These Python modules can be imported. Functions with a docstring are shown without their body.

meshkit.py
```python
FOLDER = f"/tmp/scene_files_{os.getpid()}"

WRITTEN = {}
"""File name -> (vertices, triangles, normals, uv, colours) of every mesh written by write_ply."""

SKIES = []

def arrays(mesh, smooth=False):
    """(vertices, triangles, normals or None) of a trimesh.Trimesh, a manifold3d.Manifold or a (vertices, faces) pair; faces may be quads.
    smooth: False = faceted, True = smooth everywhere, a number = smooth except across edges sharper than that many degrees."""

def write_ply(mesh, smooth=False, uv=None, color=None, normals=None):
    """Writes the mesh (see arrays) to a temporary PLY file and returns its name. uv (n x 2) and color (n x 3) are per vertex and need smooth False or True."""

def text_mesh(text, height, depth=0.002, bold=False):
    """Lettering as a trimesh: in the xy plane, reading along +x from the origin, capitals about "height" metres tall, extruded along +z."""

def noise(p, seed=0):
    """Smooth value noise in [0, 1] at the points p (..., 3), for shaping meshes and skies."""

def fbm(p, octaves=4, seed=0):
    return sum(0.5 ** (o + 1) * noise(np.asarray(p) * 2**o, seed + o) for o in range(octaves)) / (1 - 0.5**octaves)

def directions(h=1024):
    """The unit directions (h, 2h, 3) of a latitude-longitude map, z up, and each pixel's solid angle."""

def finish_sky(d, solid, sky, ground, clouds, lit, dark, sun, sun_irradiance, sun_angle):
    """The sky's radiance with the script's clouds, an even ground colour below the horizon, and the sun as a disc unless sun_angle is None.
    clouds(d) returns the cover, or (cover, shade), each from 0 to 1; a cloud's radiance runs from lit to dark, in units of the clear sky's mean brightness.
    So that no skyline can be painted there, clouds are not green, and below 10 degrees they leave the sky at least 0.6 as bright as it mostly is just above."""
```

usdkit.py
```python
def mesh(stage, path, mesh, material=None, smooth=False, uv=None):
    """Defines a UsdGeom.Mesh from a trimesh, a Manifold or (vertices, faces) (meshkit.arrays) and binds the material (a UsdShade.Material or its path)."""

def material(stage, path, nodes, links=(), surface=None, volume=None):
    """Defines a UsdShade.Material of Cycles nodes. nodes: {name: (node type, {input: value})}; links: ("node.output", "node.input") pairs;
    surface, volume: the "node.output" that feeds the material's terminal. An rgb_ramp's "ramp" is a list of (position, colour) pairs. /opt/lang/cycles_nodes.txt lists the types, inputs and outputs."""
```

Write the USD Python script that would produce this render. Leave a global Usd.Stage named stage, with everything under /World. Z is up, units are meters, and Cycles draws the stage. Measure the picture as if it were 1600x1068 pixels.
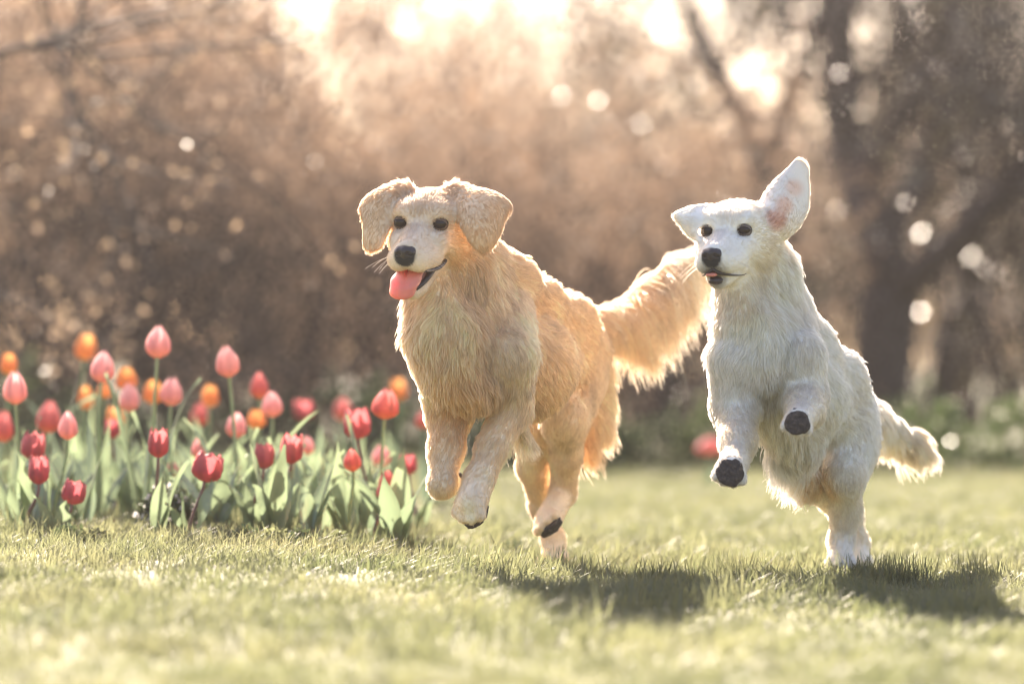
"""Two retrievers running over a lawn beside a tulip bed, back-lit by a low spring sun."""
import math
import numpy as np, trimesh, usdkit
from scipy.spatial import cKDTree
from pxr import Gf, Sdf, Usd, UsdGeom, UsdLux, UsdShade, Vt
from meshkit import noise, fbm

stage = Usd.Stage.CreateInMemory()
UsdGeom.SetStageUpAxis(stage, 'Z'); UsdGeom.SetStageMetersPerUnit(stage, 1.0)
UsdGeom.Xform.Define(stage, '/World'); UsdGeom.Scope.Define(stage, '/World/Looks')

# ------------------------------------------------------------------ camera, sky, sun, exposure
EYE = np.array([0.0, 0.0, 0.39])
FOCAL, APERTURE = 135.0, 36.0
PITCH = math.atan(34 / 6000.0)
cam = UsdGeom.Camera.Define(stage, '/World/camera')
cam.AddTranslateOp().Set(Gf.Vec3d(*EYE)); cam.AddRotateXOp().Set(90 + math.degrees(PITCH))
cam.CreateFocalLengthAttr(FOCAL); cam.CreateHorizontalApertureAttr(APERTURE); cam.CreateVerticalApertureAttr(APERTURE * 683 / 1024)
cam.CreateFStopAttr(2.0); cam.CreateFocusDistanceAttr(7.0)
cam.CreateExposureAttr(2.72)
cam.CreateClippingRangeAttr(Gf.Vec2f(0.05, 5000))

SUN = np.array([-0.23, 0.75, 0.47]); SUN /= np.linalg.norm(SUN)
dome = UsdLux.DomeLight.Define(stage, '/World/sky')
dome.GetPrim().SetCustomDataByKey('kind', 'structure')
skym = usdkit.material(stage, '/World/Looks/sky_light', {
    's': ('sky_texture', {'sky_type': 'single_scattering', 'sun_disc': False, 'sun_elevation': float(math.asin(SUN[2])),
                          'sun_rotation': float(math.atan2(SUN[0], SUN[1])), 'aerosol_density': 3.0}),
    'b': ('background_shader', {'strength': 0.053}), 'w': ('mix', {'mix_type': 'multiply', 'fac': 1., 'color2': (1.0, .90, .91)})}, [('s.color', 'w.color1'), ('w.color', 'b.color')], surface='b.background')
UsdShade.MaterialBindingAPI.Apply(dome.GetPrim()).Bind(skym)
sun = UsdLux.DistantLight.Define(stage, '/World/sun')
sun.CreateNormalizeAttr(True); sun.CreateIntensityAttr(1.25); sun.CreateAngleAttr(0.5); sun.CreateColorAttr(Gf.Vec3f(1.0, 0.85, 0.73))
_z = SUN; _x = np.cross([0, 0, 1], _z); _x /= np.linalg.norm(_x); _y = np.cross(_z, _x)
sun.AddTransformOp().Set(Gf.Matrix4d(*_x, 0, *_y, 0, *_z, 0, 0, 0, 20, 1))

# ------------------------------------------------------------------ helpers
used = {}
def path_of(name, parent=None):
    base = (str(parent.GetPath()) if parent is not None else '/World') + '/'
    n = used.get(base + name, 0); used[base + name] = n + 1
    return base + (name if n == 0 else '%s_%03d' % (name, n))

def tag(o, label=None, cat=None, group=None, kind=None):
    p = o.GetPrim() if hasattr(o, 'GetPrim') else o
    for k, v in (('label', label), ('category', cat), ('group', group), ('kind', kind)):
        if v: p.SetCustomDataByKey(k, v)
    return p

def thing(name, label, cat, loc=(0, 0, 0), group=None, rotz=0, scale=None):
    x = UsdGeom.Xform.Define(stage, path_of(name)); x.AddTranslateOp().Set(Gf.Vec3d(*map(float, loc)))
    if rotz: x.AddRotateZOp().Set(float(rotz))
    if scale: x.AddScaleOp().Set(Gf.Vec3f(*scale))
    return tag(x, label, cat, group)

def part(name, mesh, mat, parent=None, smooth=40, prim=None):
    m = usdkit.mesh(stage, path_of(name, parent), mesh, mat, smooth=smooth)
    for k, (v, interp) in (prim or {}).items():
        UsdGeom.PrimvarsAPI(m).CreatePrimvar(k, Sdf.ValueTypeNames.Color3fArray, interp).Set(Vt.Vec3fArray.FromNumpy(np.asarray(v, np.float32)))
    return m.GetPrim()

def curves(name, pts, widths, mat, parent=None, col=None):
    """pts (n, k, 3); widths (k,) or (n, k)."""
    n, k = pts.shape[:2]
    c = UsdGeom.BasisCurves.Define(stage, path_of(name, parent))
    c.CreateTypeAttr('linear'); c.CreateWrapAttr('nonperiodic')
    c.CreateCurveVertexCountsAttr(Vt.IntArray.FromNumpy(np.full(n, k, np.int32)))
    c.CreatePointsAttr(Vt.Vec3fArray.FromNumpy(pts.reshape(-1, 3).astype(np.float32)))
    c.CreateWidthsAttr(Vt.FloatArray.FromNumpy(np.broadcast_to(widths, (n, k)).astype(np.float32).ravel())); c.SetWidthsInterpolation('vertex')
    if col is not None:
        UsdGeom.PrimvarsAPI(c).CreatePrimvar('furcol', Sdf.ValueTypeNames.Color3fArray, 'vertex').Set(
            Vt.Vec3fArray.FromNumpy(np.repeat(col[:, None], k, 1).reshape(-1, 3).astype(np.float32)))
    UsdShade.MaterialBindingAPI.Apply(c.GetPrim()).Bind(mat)
    return c.GetPrim()

def smoothstep(a, b, x):
    t = np.clip((x - a) / (b - a), 0, 1); return t * t * (3 - 2 * t)

def norm(v):
    v = np.asarray(v, float); return v / np.maximum(np.linalg.norm(v, axis=-1, keepdims=True), 1e-9)

_f = 1600 * FOCAL / APERTURE
def at(px, py, d):
    """The point d metres in front of the lens that stands at (px, py) of the 1600 x 1068 photograph."""
    r, u = (px - 800) / _f * d, (534 - py) / _f * d
    return EYE + np.array([r, d * math.cos(PITCH) - u * math.sin(PITCH), d * math.sin(PITCH) + u * math.cos(PITCH)])

def ground(x, y):
    """Height of the lawn: nearly level, rising a little to the flower bed on the left."""
    x, y = np.asarray(x, float), np.asarray(y, float)
    return -.016 + 0.065 * smoothstep(0.25, -0.55, x + 0.0 * y) * smoothstep(4.5, 7.2, y) + 0.02 * (noise(np.stack([x * 1.3, y * 1.3, 0 * x], -1), 3) - .5) + 0.0 * y

def M(name, nodes, links, surface):
    return usdkit.material(stage, '/World/Looks/' + name, nodes, links, surface=surface)

def plain(name, col, rough=.5, **kw):
    return M(name, {'p': ('principled_bsdf', {'base_color': col, 'roughness': rough, **kw})}, [], 'p.BSDF')
# ------------------------------------------------------------------ dogs: a smooth field of bones and muscles, meshed as one skin, then furred
class Shape:
    def __init__(s, kind, k, length, col, flow, lift, dens, **g):
        s.kind, s.k, s.len, s.col, s.lift, s.dens = kind, k, length, np.array(col, float), lift, dens
        s.__dict__.update(g)
        s.flow = norm(flow if flow is not None else (s.b - s.a if kind == 'cone' else [0, 0, -1]))
    def box(s):
        if s.kind == 'cone': return np.minimum(s.a - s.ra, s.b - s.rb), np.maximum(s.a + s.ra, s.b + s.rb)
        if s.kind == 'ell': return s.c - s.r.max(), s.c + s.r.max()
        if s.kind == 'sheet': return s.pts.min(0) - s.th.max(), s.pts.max(0) + s.th.max()
        t = np.array([s.p0, s.p1, s.p2]); return t.min(0) - s.th, t.max(0) + s.th
    def dist(s, p):
        if s.kind == 'cone':
            ab = s.b - s.a; t = np.clip(((p - s.a) @ ab) / max(ab @ ab, 1e-12), 0, 1)
            return np.linalg.norm(p - s.a - t[..., None] * ab, axis=-1) - (s.ra + (s.rb - s.ra) * t)
        if s.kind == 'ell':
            q = (p - s.c) @ s.R
            k0, k1 = np.linalg.norm(q / s.r, axis=-1), np.linalg.norm(q / s.r ** 2, axis=-1)
            return k0 * (k0 - 1) / np.maximum(k1, 1e-6)
        if s.kind == 'sheet':
            d, i = s.tree.query(p.reshape(-1, 3), distance_upper_bound=.09)
            return np.where(np.isfinite(d), d, .09).reshape(p.shape[:-1]) - s.th[np.clip(i, 0, len(s.pts) - 1)].reshape(p.shape[:-1])
        a, b, c = s.p0, s.p1, s.p2
        ba, cb, ac = b - a, c - b, a - c; n = np.cross(ba, ac)
        pa, pb, pc = p - a, p - b, p - c
        inside = (np.sign(pa @ np.cross(ba, n)) + np.sign(pb @ np.cross(cb, n)) + np.sign(pc @ np.cross(ac, n))) < 2
        def e(e_, p_): t = np.clip((p_ @ e_) / (e_ @ e_), 0, 1); return ((e_ * t[..., None] - p_) ** 2).sum(-1)
        edge = np.minimum(np.minimum(e(ba, pa), e(cb, pb)), e(ac, pc))
        return np.sqrt(np.where(inside, edge, (pa @ n) ** 2 / (n @ n))) - s.th

class Body:
    def __init__(s): s.add, s.cut = [], []
    def cone(s, a, b, ra, rb, k=.03, length=.03, col=(.7, .5, .3), flow=None, lift=.35, dens=1.):
        s.add.append(Shape('cone', k, length, col, flow, lift, dens, a=np.array(a, float), b=np.array(b, float), ra=ra, rb=rb))
    def chain(s, pts, rs, **kw):
        for i in range(len(pts) - 1): s.cone(pts[i], pts[i + 1], rs[i], rs[i + 1], **kw)
    def ell(s, c, r, R=np.eye(3), k=.02, length=.02, col=(.7, .5, .3), flow=None, lift=.3, dens=1., cut=False):
        (s.cut if cut else s.add).append(Shape('ell', k, length, col, flow, lift, dens, c=np.array(c, float), r=np.array(r, float), R=R))
    def tri(s, p0, p1, p2, th, k=.01, length=.015, col=(.7, .5, .3), flow=None, lift=.2, dens=1.):
        s.add.append(Shape('tri', k, length, col, flow, lift, dens, p0=np.array(p0, float), p1=np.array(p1, float), p2=np.array(p2, float), th=th))
    def sheet(s, rows, th, k=.010, length=.012, col=(.7, .5, .3), flow=None, lift=.2, dens=1.3, res=34):
        """A smooth curved flap through rows of points (an ear)."""
        from scipy.interpolate import CubicSpline
        R = np.array(rows, float); u, v = np.linspace(0, 1, R.shape[0]), np.linspace(0, 1, R.shape[1]); t = np.linspace(0, 1, res)
        G = CubicSpline(v, CubicSpline(u, R)(t), axis=1)(t)
        edge = np.minimum(np.minimum(t, 1 - t)[None, :], (1 - t)[:, None] * 1.0)
        x = Shape('sheet', k, length, col, flow, lift, dens, pts=G.reshape(-1, 3), th=(th * (.72 + .28 * smoothstep(0, .12, edge))).ravel())
        x.tree = cKDTree(x.pts); s.add.append(x)
    def mesh(s, h=.004):
        lo = np.min([x.box()[0] for x in s.add], 0) - .03; hi = np.max([x.box()[1] for x in s.add], 0) + .03
        n = np.ceil((hi - lo) / h).astype(int) + 1
        D = np.full(n, .2, np.float32)
        def window(x):
            a, b = x.box(); pad = x.k + .02
            i0 = np.clip(((a - pad - lo) / h).astype(int), 0, n - 1); i1 = np.clip(((b + pad - lo) / h).astype(int) + 2, 1, n)
            g = np.stack(np.meshgrid(*[lo[d] + h * np.arange(i0[d], i1[d]) for d in range(3)], indexing='ij'), -1)
            return tuple(slice(i0[d], i1[d]) for d in range(3)), g
        for x in s.add:
            w, g = window(x); d = x.dist(g); old = D[w]
            q = np.clip(x.k - np.abs(old - d), 0, None) / x.k
            D[w] = np.minimum(old, d) - q * q * x.k * .25
        for x in s.cut:
            w, g = window(x); d = -x.dist(g); old = D[w]
            q = np.clip(x.k - np.abs(old - d), 0, None) / x.k
            D[w] = np.maximum(old, d) + q * q * x.k * .25
        return surface_nets(D, lo, h)
    def blend(s, p, sigma=.010):
        """Flow, length, colour, lift and density at the points p, blended from the nearest shapes."""
        out = np.zeros((len(p), 9)); W = np.zeros(len(p))
        for x in s.add:
            w = np.exp(-np.clip(x.dist(p) + .02, 0, None) / sigma) + 1e-12
            W += w; out += w[:, None] * np.concatenate([x.flow, [x.len], x.col, [x.lift, x.dens]])
        return out / W[:, None]

def surface_nets(D, lo, h):
    S = D < 0; c = [slice(None, -1), slice(1, None)]
    cnt = np.zeros(np.array(D.shape) - 1, np.int8)
    for i, j, k in np.ndindex(2, 2, 2): cnt += S[c[i], c[j], c[k]]
    act = np.argwhere((cnt > 0) & (cnt < 8)); idx = np.full(cnt.shape, -1, np.int64); idx[tuple(act.T)] = np.arange(len(act))
    acc = np.zeros((len(act), 3)); num = np.zeros(len(act))
    corner = {o: D[tuple((act + o).T)] for o in np.ndindex(2, 2, 2)}
    for o in np.ndindex(2, 2, 2):
        for ax in range(3):
            if o[ax] == 0:
                q = list(o); q[ax] = 1; a, b = corner[o], corner[tuple(q)]
                m = (a < 0) != (b < 0); t = a[m] / (a[m] - b[m])
                pos = np.tile(np.array(o, float), (m.sum(), 1)); pos[:, ax] += t
                acc[m] += pos; num[m] += 1
    v = lo + h * (act + acc / num[:, None])
    faces = []
    for ax in range(3):
        u, w = [(1, 2), (2, 0), (0, 1)][ax]
        s0 = [slice(None)] * 3; s1 = [slice(None)] * 3; s0[ax] = slice(None, -1); s1[ax] = slice(1, None)
        for inside in (True, False):
            e = np.argwhere((S[tuple(s0)] != S[tuple(s1)]) & (S[tuple(s0)] == inside))
            e = e[(e[:, u] > 0) & (e[:, w] > 0) & (e[:, u] < cnt.shape[u]) & (e[:, w] < cnt.shape[w])]
            du, dw = np.eye(3, dtype=int)[u], np.eye(3, dtype=int)[w]
            q = np.stack([idx[tuple((e - du - dw).T)], idx[tuple((e - dw).T)], idx[tuple(e.T)], idx[tuple((e - du).T)]], 1)
            faces.append(q if inside else q[:, ::-1])
    q = np.vstack(faces); q = q[(q >= 0).all(1)]
    m = trimesh.Trimesh(v, np.vstack([q[:, [0, 1, 2]], q[:, [0, 2, 3]]]), process=False)
    from scipy.sparse import coo_matrix, diags
    from scipy.sparse.csgraph import connected_components
    ed = m.edges_unique; A_ = coo_matrix((np.ones(len(ed)), (ed[:, 0], ed[:, 1])), (len(v), len(v))).tocsr(); A_ = A_ + A_.T
    lab = connected_components(A_)[1]; keep = lab == np.bincount(lab).argmax()
    W_ = diags(1 / np.maximum(np.asarray(A_.sum(1)).ravel(), 1)) @ A_; p = np.array(m.vertices)
    for _ in range(6):
        for f_ in (.5, -.52): p = p + f_ * (W_ @ p - p)
    m = trimesh.Trimesh(p, m.faces[keep[m.faces].all(1)], process=False); m.remove_unreferenced_vertices()
    return m

def fur(body, skin, attr, n, seed, keep_out=(), wide=.00115, facing=EYE):
    """Hair curves over the skin: combed along the flow, clumped, longer and softer where the coat is feathered."""
    rng = np.random.default_rng(seed)
    tri = skin.vertices[skin.faces]; area = skin.area_faces
    fa = attr[skin.faces].mean(1); cen = tri.mean(1)
    toward = (norm(facing - cen) * skin.face_normals).sum(1)
    w = area * np.clip(fa[:, 8], 0, None) / (fa[:, 3] + .012) ** .8 * np.where(toward > -.15, 1, .45)
    def grow(m):
        f = rng.choice(len(w), m, p=w / w.sum())
        b = rng.random((m, 2)); flip = b.sum(1) > 1; b[flip] = 1 - b[flip]
        bary = np.stack([1 - b.sum(1), b[:, 0], b[:, 1]], 1)
        p = (tri[f] * bary[..., None]).sum(1); nn = norm((skin.vertex_normals[skin.faces[f]] * bary[..., None]).sum(1)); a = (attr[skin.faces[f]] * bary[..., None]).sum(1)
        return p, nn, a
    p, nn, a = grow(n)
    for c, r in keep_out:
        ok = np.linalg.norm(p - c, axis=1) > r; p, nn, a = p[ok], nn[ok], a[ok]
    n = len(p)
    def strands(p, nn, a, jit):
        wav = np.stack([fbm(p * 14 + 7.1, 3, 1), fbm(p * 14 + 3.3, 3, 2), fbm(p * 14 + 9.7, 3, 5)], 1) - .5
        fl = a[:, :3] + ((.5 + 1.2 * smoothstep(.008, .02, a[:, 3])) * np.where(a[:, 7] < .2, .3, 1))[:, None] * wav + rng.normal(0, jit, p.shape)
        t = norm(fl - (fl * nn).sum(1, keepdims=True) * nn)
        L = a[:, 3] * rng.uniform(.4, 1.2, len(p)); lift = a[:, 7] * rng.uniform(.7, 1.4, len(p)); guard = (rng.random(len(p)) < .33) & (a[:, 7] > .23) & (a[:, 3] < .045)
        L = np.where(guard, L * 1.35, L); lift = np.clip(np.where(guard, lift * 1.9, lift), 0, 1.15)
        s = np.linspace(0, 1, 4)[None, :, None]
        LL = L[:, None, None]
        q = p[:, None] - .001 * nn[:, None] + LL * (s * (np.cos(lift)[:, None, None] * t[:, None]) + nn[:, None] * (np.sin(lift)[:, None, None] * (s - .45 * s * s)))
        long = smoothstep(.025, .08, L)[:, None, None]
        q[..., 2] -= (LL * s ** 2 * .45 * long)[..., 0]
        return q, L
    q, L = strands(p, nn, a, .12)
    m = max(n // 17, 10); cp, cn, ca = grow(m); cq, _ = strands(cp, cn, ca, .2)
    tree = cKDTree(cp); dd, ci = tree.query(p)
    s = np.linspace(0, 1, 4)[None, :, None]
    amount = ((.32 * smoothstep(.008, .016, L) + .24 * smoothstep(.016, .028, L)) * (1 - .45 * smoothstep(.04, .08, L)) * (dd < .03))[:, None, None] * s ** 1.4
    q = q + amount * (cq[ci] - q)
    col = a[:, 4:7] * rng.uniform(.86, 1.10, (n, 1)) * (1 + smoothstep(.009, .02, L) * (.26 * rng.random(m)[ci] - .13))[:, None]
    taper = np.array([1, 1, .75, .22])
    wd = wide * (.48 + .62 * smoothstep(.008, .024, L))[:, None] * taper
    return q, wd, np.clip(col, 0, .95)

fur_mat = M('fur', {
    'c': ('attribute', {'attribute': 'furcol'}),
    'd': ('diffuse_bsdf', {}), 't': ('translucent_bsdf', {}), 'm': ('mix_closure', {'fac': .46}),
    'g': ('hair_bsdf', {'component': 'transmission', 'color': (.95, .88, .76), 'roughness_u': .45, 'roughness_v': .7, 'offset': .0}), 'm2': ('mix_closure', {'fac': .22})},
    [('c.color', 'd.color'), ('c.color', 't.color'), ('d.BSDF', 'm.closure1'), ('t.BSDF', 'm.closure2'), ('m.closure', 'm2.closure1'), ('g.BSDF', 'm2.closure2')], 'm2.closure')
skin_mat = M('skin_under_fur', {'c': ('attribute', {'attribute': 'furcol'}), 'p': ('principled_bsdf', {'roughness': .8, 'specular_ior_level': .1})}, [('c.color', 'p.base_color')], 'p.BSDF')
eye_mat = M('eye_brown', {'p': ('principled_bsdf', {'base_color': (.014, .008, .005), 'roughness': .06, 'specular_ior_level': .35})}, [], 'p.BSDF')
nose_mat = M('nose_leather', {'v': ('voronoi_texture', {'scale': 420.}), 'b': ('bump', {'strength': .35, 'distance': .0008}), 'tc': ('texture_coordinate', {}),
    'p': ('principled_bsdf', {'base_color': (.030, .024, .024), 'roughness': .42})}, [('tc.object', 'v.vector'), ('v.distance', 'b.height'), ('b.normal', 'p.normal')], 'p.BSDF')
lip_mat = plain('dark_lip', (.025, .018, .018), .35)
tongue_mat = M('tongue', {'tc': ('texture_coordinate', {}), 'n': ('noise_texture', {'scale': 260., 'detail': 3.}), 'b': ('bump', {'strength': .3, 'distance': .001}),
    'p': ('principled_bsdf', {'base_color': (.56, .165, .12), 'roughness': .38, 'subsurface_weight': .25, 'subsurface_scale': .01, 'subsurface_radius': (1., .3, .2)})},
    [('tc.object', 'n.vector'), ('n.fac', 'b.height'), ('b.normal', 'p.normal')], 'p.BSDF')
mouth_mat = plain('mouth_lining', (.16, .045, .04), .4)
tooth_mat = plain('tooth', (.75, .70, .58), .3)
pad_mat = M('paw_pad', {'tc': ('texture_coordinate', {}), 'n': ('noise_texture', {'scale': 150., 'detail': 4.}), 'r': ('rgb_ramp', {'ramp': [(.3, (.018, .013, .010)), (.55, (.045, .033, .026)), (.75, (.12, .088, .06))]}),
    'b': ('bump', {'strength': 1., 'distance': .006}), 'p': ('principled_bsdf', {'roughness': .75})},
    [('tc.object', 'n.vector'), ('n.fac', 'r.fac'), ('n.fac', 'b.height'), ('r.color', 'p.base_color'), ('b.normal', 'p.normal')], 'p.BSDF')

class Head:
    """A frame at the point between the eyes: x to the dog's left, y along the muzzle, z up."""
    def __init__(s, px, py, d, yaw, pitch, roll, scale=1.):
        cy, sy, cp, sp, cr, sr = *[f(math.radians(v)) for v in (yaw, pitch, roll) for f in (math.cos, math.sin)],
        # facing the camera: forward is -Y of the world, the dog's left is +X
        f0, l0, u0 = np.array([0, -1., 0]), np.array([1., 0, 0]), np.array([0, 0, 1.])
        f = cy * f0 - sy * l0; l = cy * l0 + sy * f0
        f, u = cp * f + sp * u0, cp * u0 - sp * f
        l, u = cr * l + sr * u, cr * u - sr * l
        s.R = np.stack([l, f, u], 1); s.o = at(px, py, d); s.k = scale
    def __call__(s, x, y, z): return s.o + s.R @ (np.array([x, y, z]) * s.k)
    def v(s, x, y, z): return s.R @ np.array([x, y, z], float)

EYE_L, NOSE_L = (.035, .004, -.002), (0, .098, -.040)

def make_head(b, H, face, crown, cheek, open_mouth):
    k = H.k
    S = dict(length=.011, lift=.36, dens=1.4)
    F = dict(length=.0055, lift=.24, dens=1.9)
    b.ell(H(0, -.050, .009), np.array([.054, .066, .039]) * k, H.R, k=.03, col=crown, flow=H.v(0, -1, .1), **S)
    for sx in (1, -1):
        b.ell(H(sx * .028, -.010, .014), np.array([.024, .026, .020]) * k, H.R, k=.016, col=crown * .5 + face * .5, flow=H.v(sx * .2, -1, .5), **F)
        b.ell(H(sx * .043, -.045, -.032), np.array([.028, .042, .042]) * k, H.R, k=.03, col=cheek, flow=H.v(sx * .5, -1, -.4), **S)
        b.ell(H(sx * .031, .012, -.034), np.array([.0215, .028, .024]) * k, H.R, k=.016, col=face, flow=H.v(sx * .4, -1, .0), **F)
        b.cone(H(sx * .021, .028, -.052), H(sx * .0165, .080, -.0535), .0245 * k, .0205 * k, k=.008, col=face, flow=H.v(sx * .5, -1, -.3), **F)   # flews
    b.cone(H(0, .006, -.024), H(0, .086, -.038), .029 * k, .0225 * k, k=.016, col=face * .8 + crown * .2, flow=H.v(0, -1, .25), **F)
    a = -.53 if open_mouth else -.27                                # jaw opening
    hinge = np.array([0, -.03, -.060]); jd = np.array([0, math.cos(a), math.sin(a)])
    J = lambda x, y, z=0.: H(x, *(hinge + jd * y + np.array([0, -jd[2], jd[1]]) * z)[1:])
    b.cone(J(0, .0), J(0, .098 if open_mouth else .100), .031 * k, .0165 * k, k=.014, col=face, flow=H.v(0, -1, -.5), **F)
    for sx in (1, -1):
        b.cone(J(sx * .024, .01), J(sx * .013, .09), .015 * k, .011 * k, k=.01, col=face, flow=H.v(0, -1, -.5), **F)
    for sx in (1, -1):
        b.ell(H(sx * EYE_L[0], EYE_L[1] + .016, EYE_L[2]), np.array([.0125, .016, .0088]) * k, H.R, k=.008, cut=True)
    return J

def blob(parts, h, k=.004, cuts=()):
    b = Body()
    for p in parts:
        if len(p) == 4: b.cone(p[0], p[1], p[2], p[3], k=k)
        else: b.ell(p[0], p[1], p[2], k=k)
    for p in cuts: b.ell(p[0], p[1], p[2], k=.003, cut=True)
    return b.mesh(h)

def face_parts(dog, H, J, open_mouth, lid):
    k = H.k
    for sx in (-1, 1):
        o = np.array([sx * EYE_L[0], EYE_L[1] - .0006, EYE_L[2]])
        e = trimesh.creation.icosphere(3, .0128 * k); e.apply_translation(H(*o)); part('eye', e, eye_mat, dog, smooth=True)
        for up in (1, -1):                                            # almond opening between an upper and a lower lid
            g = []
            for iu in range(15):
                u = (iu / 14 - .5) * 2.3; gap = max(1 - (abs(iu / 14 - .5) * 2) ** 2.2, 0)
                e0 = (.56 if up == 1 else .50) * gap
                for iv in range(6):
                    el = up * (e0 + (1.35 - e0) * iv / 5)
                    rr = .01345 + .0006 * math.sin(min(iv, 2) / 2 * math.pi)
                    g.append(H(*(o + rr * np.array([math.sin(u) * math.cos(el), math.cos(u) * math.cos(el), math.sin(el)]))))
            q = np.array([[i * 6 + j, (i + 1) * 6 + j, (i + 1) * 6 + j + 1, i * 6 + j + 1] for i in range(14) for j in range(5)])
            part('eyelid', (np.array(g), q if up == -1 else q[:, ::-1]), lid, dog, smooth=True)
    N = NOSE_L; s = .86 * k
    P = lambda x, y, z: H(x * .86, N[1] + .002 + y * .86, N[2] + .003 + z * .86)
    n = blob([(P(0, -.006, .004), np.array([.0205, .014, .0125]) * s, H.R), (P(.0115, .001, -.001), np.array([.0105, .0115, .0105]) * s, H.R), (P(-.0115, .001, -.001), np.array([.0105, .0115, .0105]) * s, H.R),
              (P(0, .004, .001), np.array([.0085, .010, .0105]) * s, H.R), (P(0, .002, -.008), P(0, -.003, -.022), .0075 * s, .0050 * s)], .0015, .005,
             cuts=[(P(sx * .0092, .0125, -.0020), np.array([.0036, .0060, .0034]) * s, H.R) for sx in (1, -1)] + [(P(sx * .0155, .0085, -.0050), np.array([.0050, .0050, .0016]) * s, H.R) for sx in (1, -1)])
    part('nose', n, nose_mat, dog, smooth=True)
    for sx in (1, -1):
        part('nostril', blob([(P(sx * .0098, .0075, -.0022), np.array([.0042, .0022, .0036]) * s, H.R)], .001, .002), lip_mat, dog, smooth=True)
    if open_mouth:
        lining = blob([(J(0, .02, .020), J(0, .080, .014), .030 * k, .019 * k)], .003)
        part('mouth_lining', lining, mouth_mat, dog, smooth=True)
        Rj = np.stack([H.R[:, 0], norm(J(0, 1) - J(0, 0)), norm(J(0, 0, 1) - J(0, 0))], 1)
        tg = blob([(J(-.004, .060, .028), np.array([.025, .050, .013]) * k, Rj), (J(-.010, .098, .020), np.array([.0265, .026, .0105]) * k, Rj), (J(-.013, .115, .010), np.array([.0225, .017, .011]) * k, Rj)], .0025, .010,
                  cuts=[(J(-.007, .085, .0395), np.array([.0022, .05, .009]) * k, Rj)])
        part('tongue', tg, tongue_mat, dog, smooth=True)
        for sx in (1, -1):
            line = np.array([J(sx * .031, .008, .024), J(sx * .0295, .035, .018), J(sx * .0265, .06, .014), J(sx * .020, .085, .012), J(sx * .008, .106, .010)])
            part('lip', tube(spline(line, 14), np.linspace(.0066, .0042, 14) * k, 8), lip_mat, dog, smooth=True)
            up = np.array([H(sx * .040, -.004, -.066), H(sx * .0375, .022, -.073), H(sx * .032, .052, -.074), H(sx * .0235, .080, -.0705), H(sx * .006, .094, -.064)])
            part('lip', tube(spline(up, 14), np.linspace(.0042, .0022, 14) * k, 8), lip_mat, dog, smooth=True)
            for i in range(5):
                y = .036 + .013 * i
                c = trimesh.creation.cone(.0030 * k, (.012 if i == 4 else .006) * k, sections=8); c.apply_transform(np.vstack([np.column_stack([H.R, J(sx * (.0225 - .0028 * i), y, .019)]), [0, 0, 0, 1]]))
                part('tooth', c, tooth_mat, dog, smooth=40)
    else:
        for sx in (1, -1):
            up = np.array([H(sx * .0395, .022, -.079), H(sx * .0370, .036, -.0805), H(sx * .0305, .058, -.0790), H(sx * .021, .082, -.0755), H(sx * .010, .094, -.071), H(0, .097, -.064)])
            part('lip', tube(spline(up, 14), np.linspace(.0006, .0030, 14) * k, 8), lip_mat, dog, smooth=True)
        chin = blob([(H(0, .082, -.086), np.array([.0135, .0125, .008]) * k, H.R)], .002)
        part('lip', chin, lip_mat, dog, smooth=True)
        part('tongue', blob([(H(-.004, .093, -.0745), np.array([.011, .009, .0040]) * k, H.R)], .0015), tongue_mat, dog, smooth=True)

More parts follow.
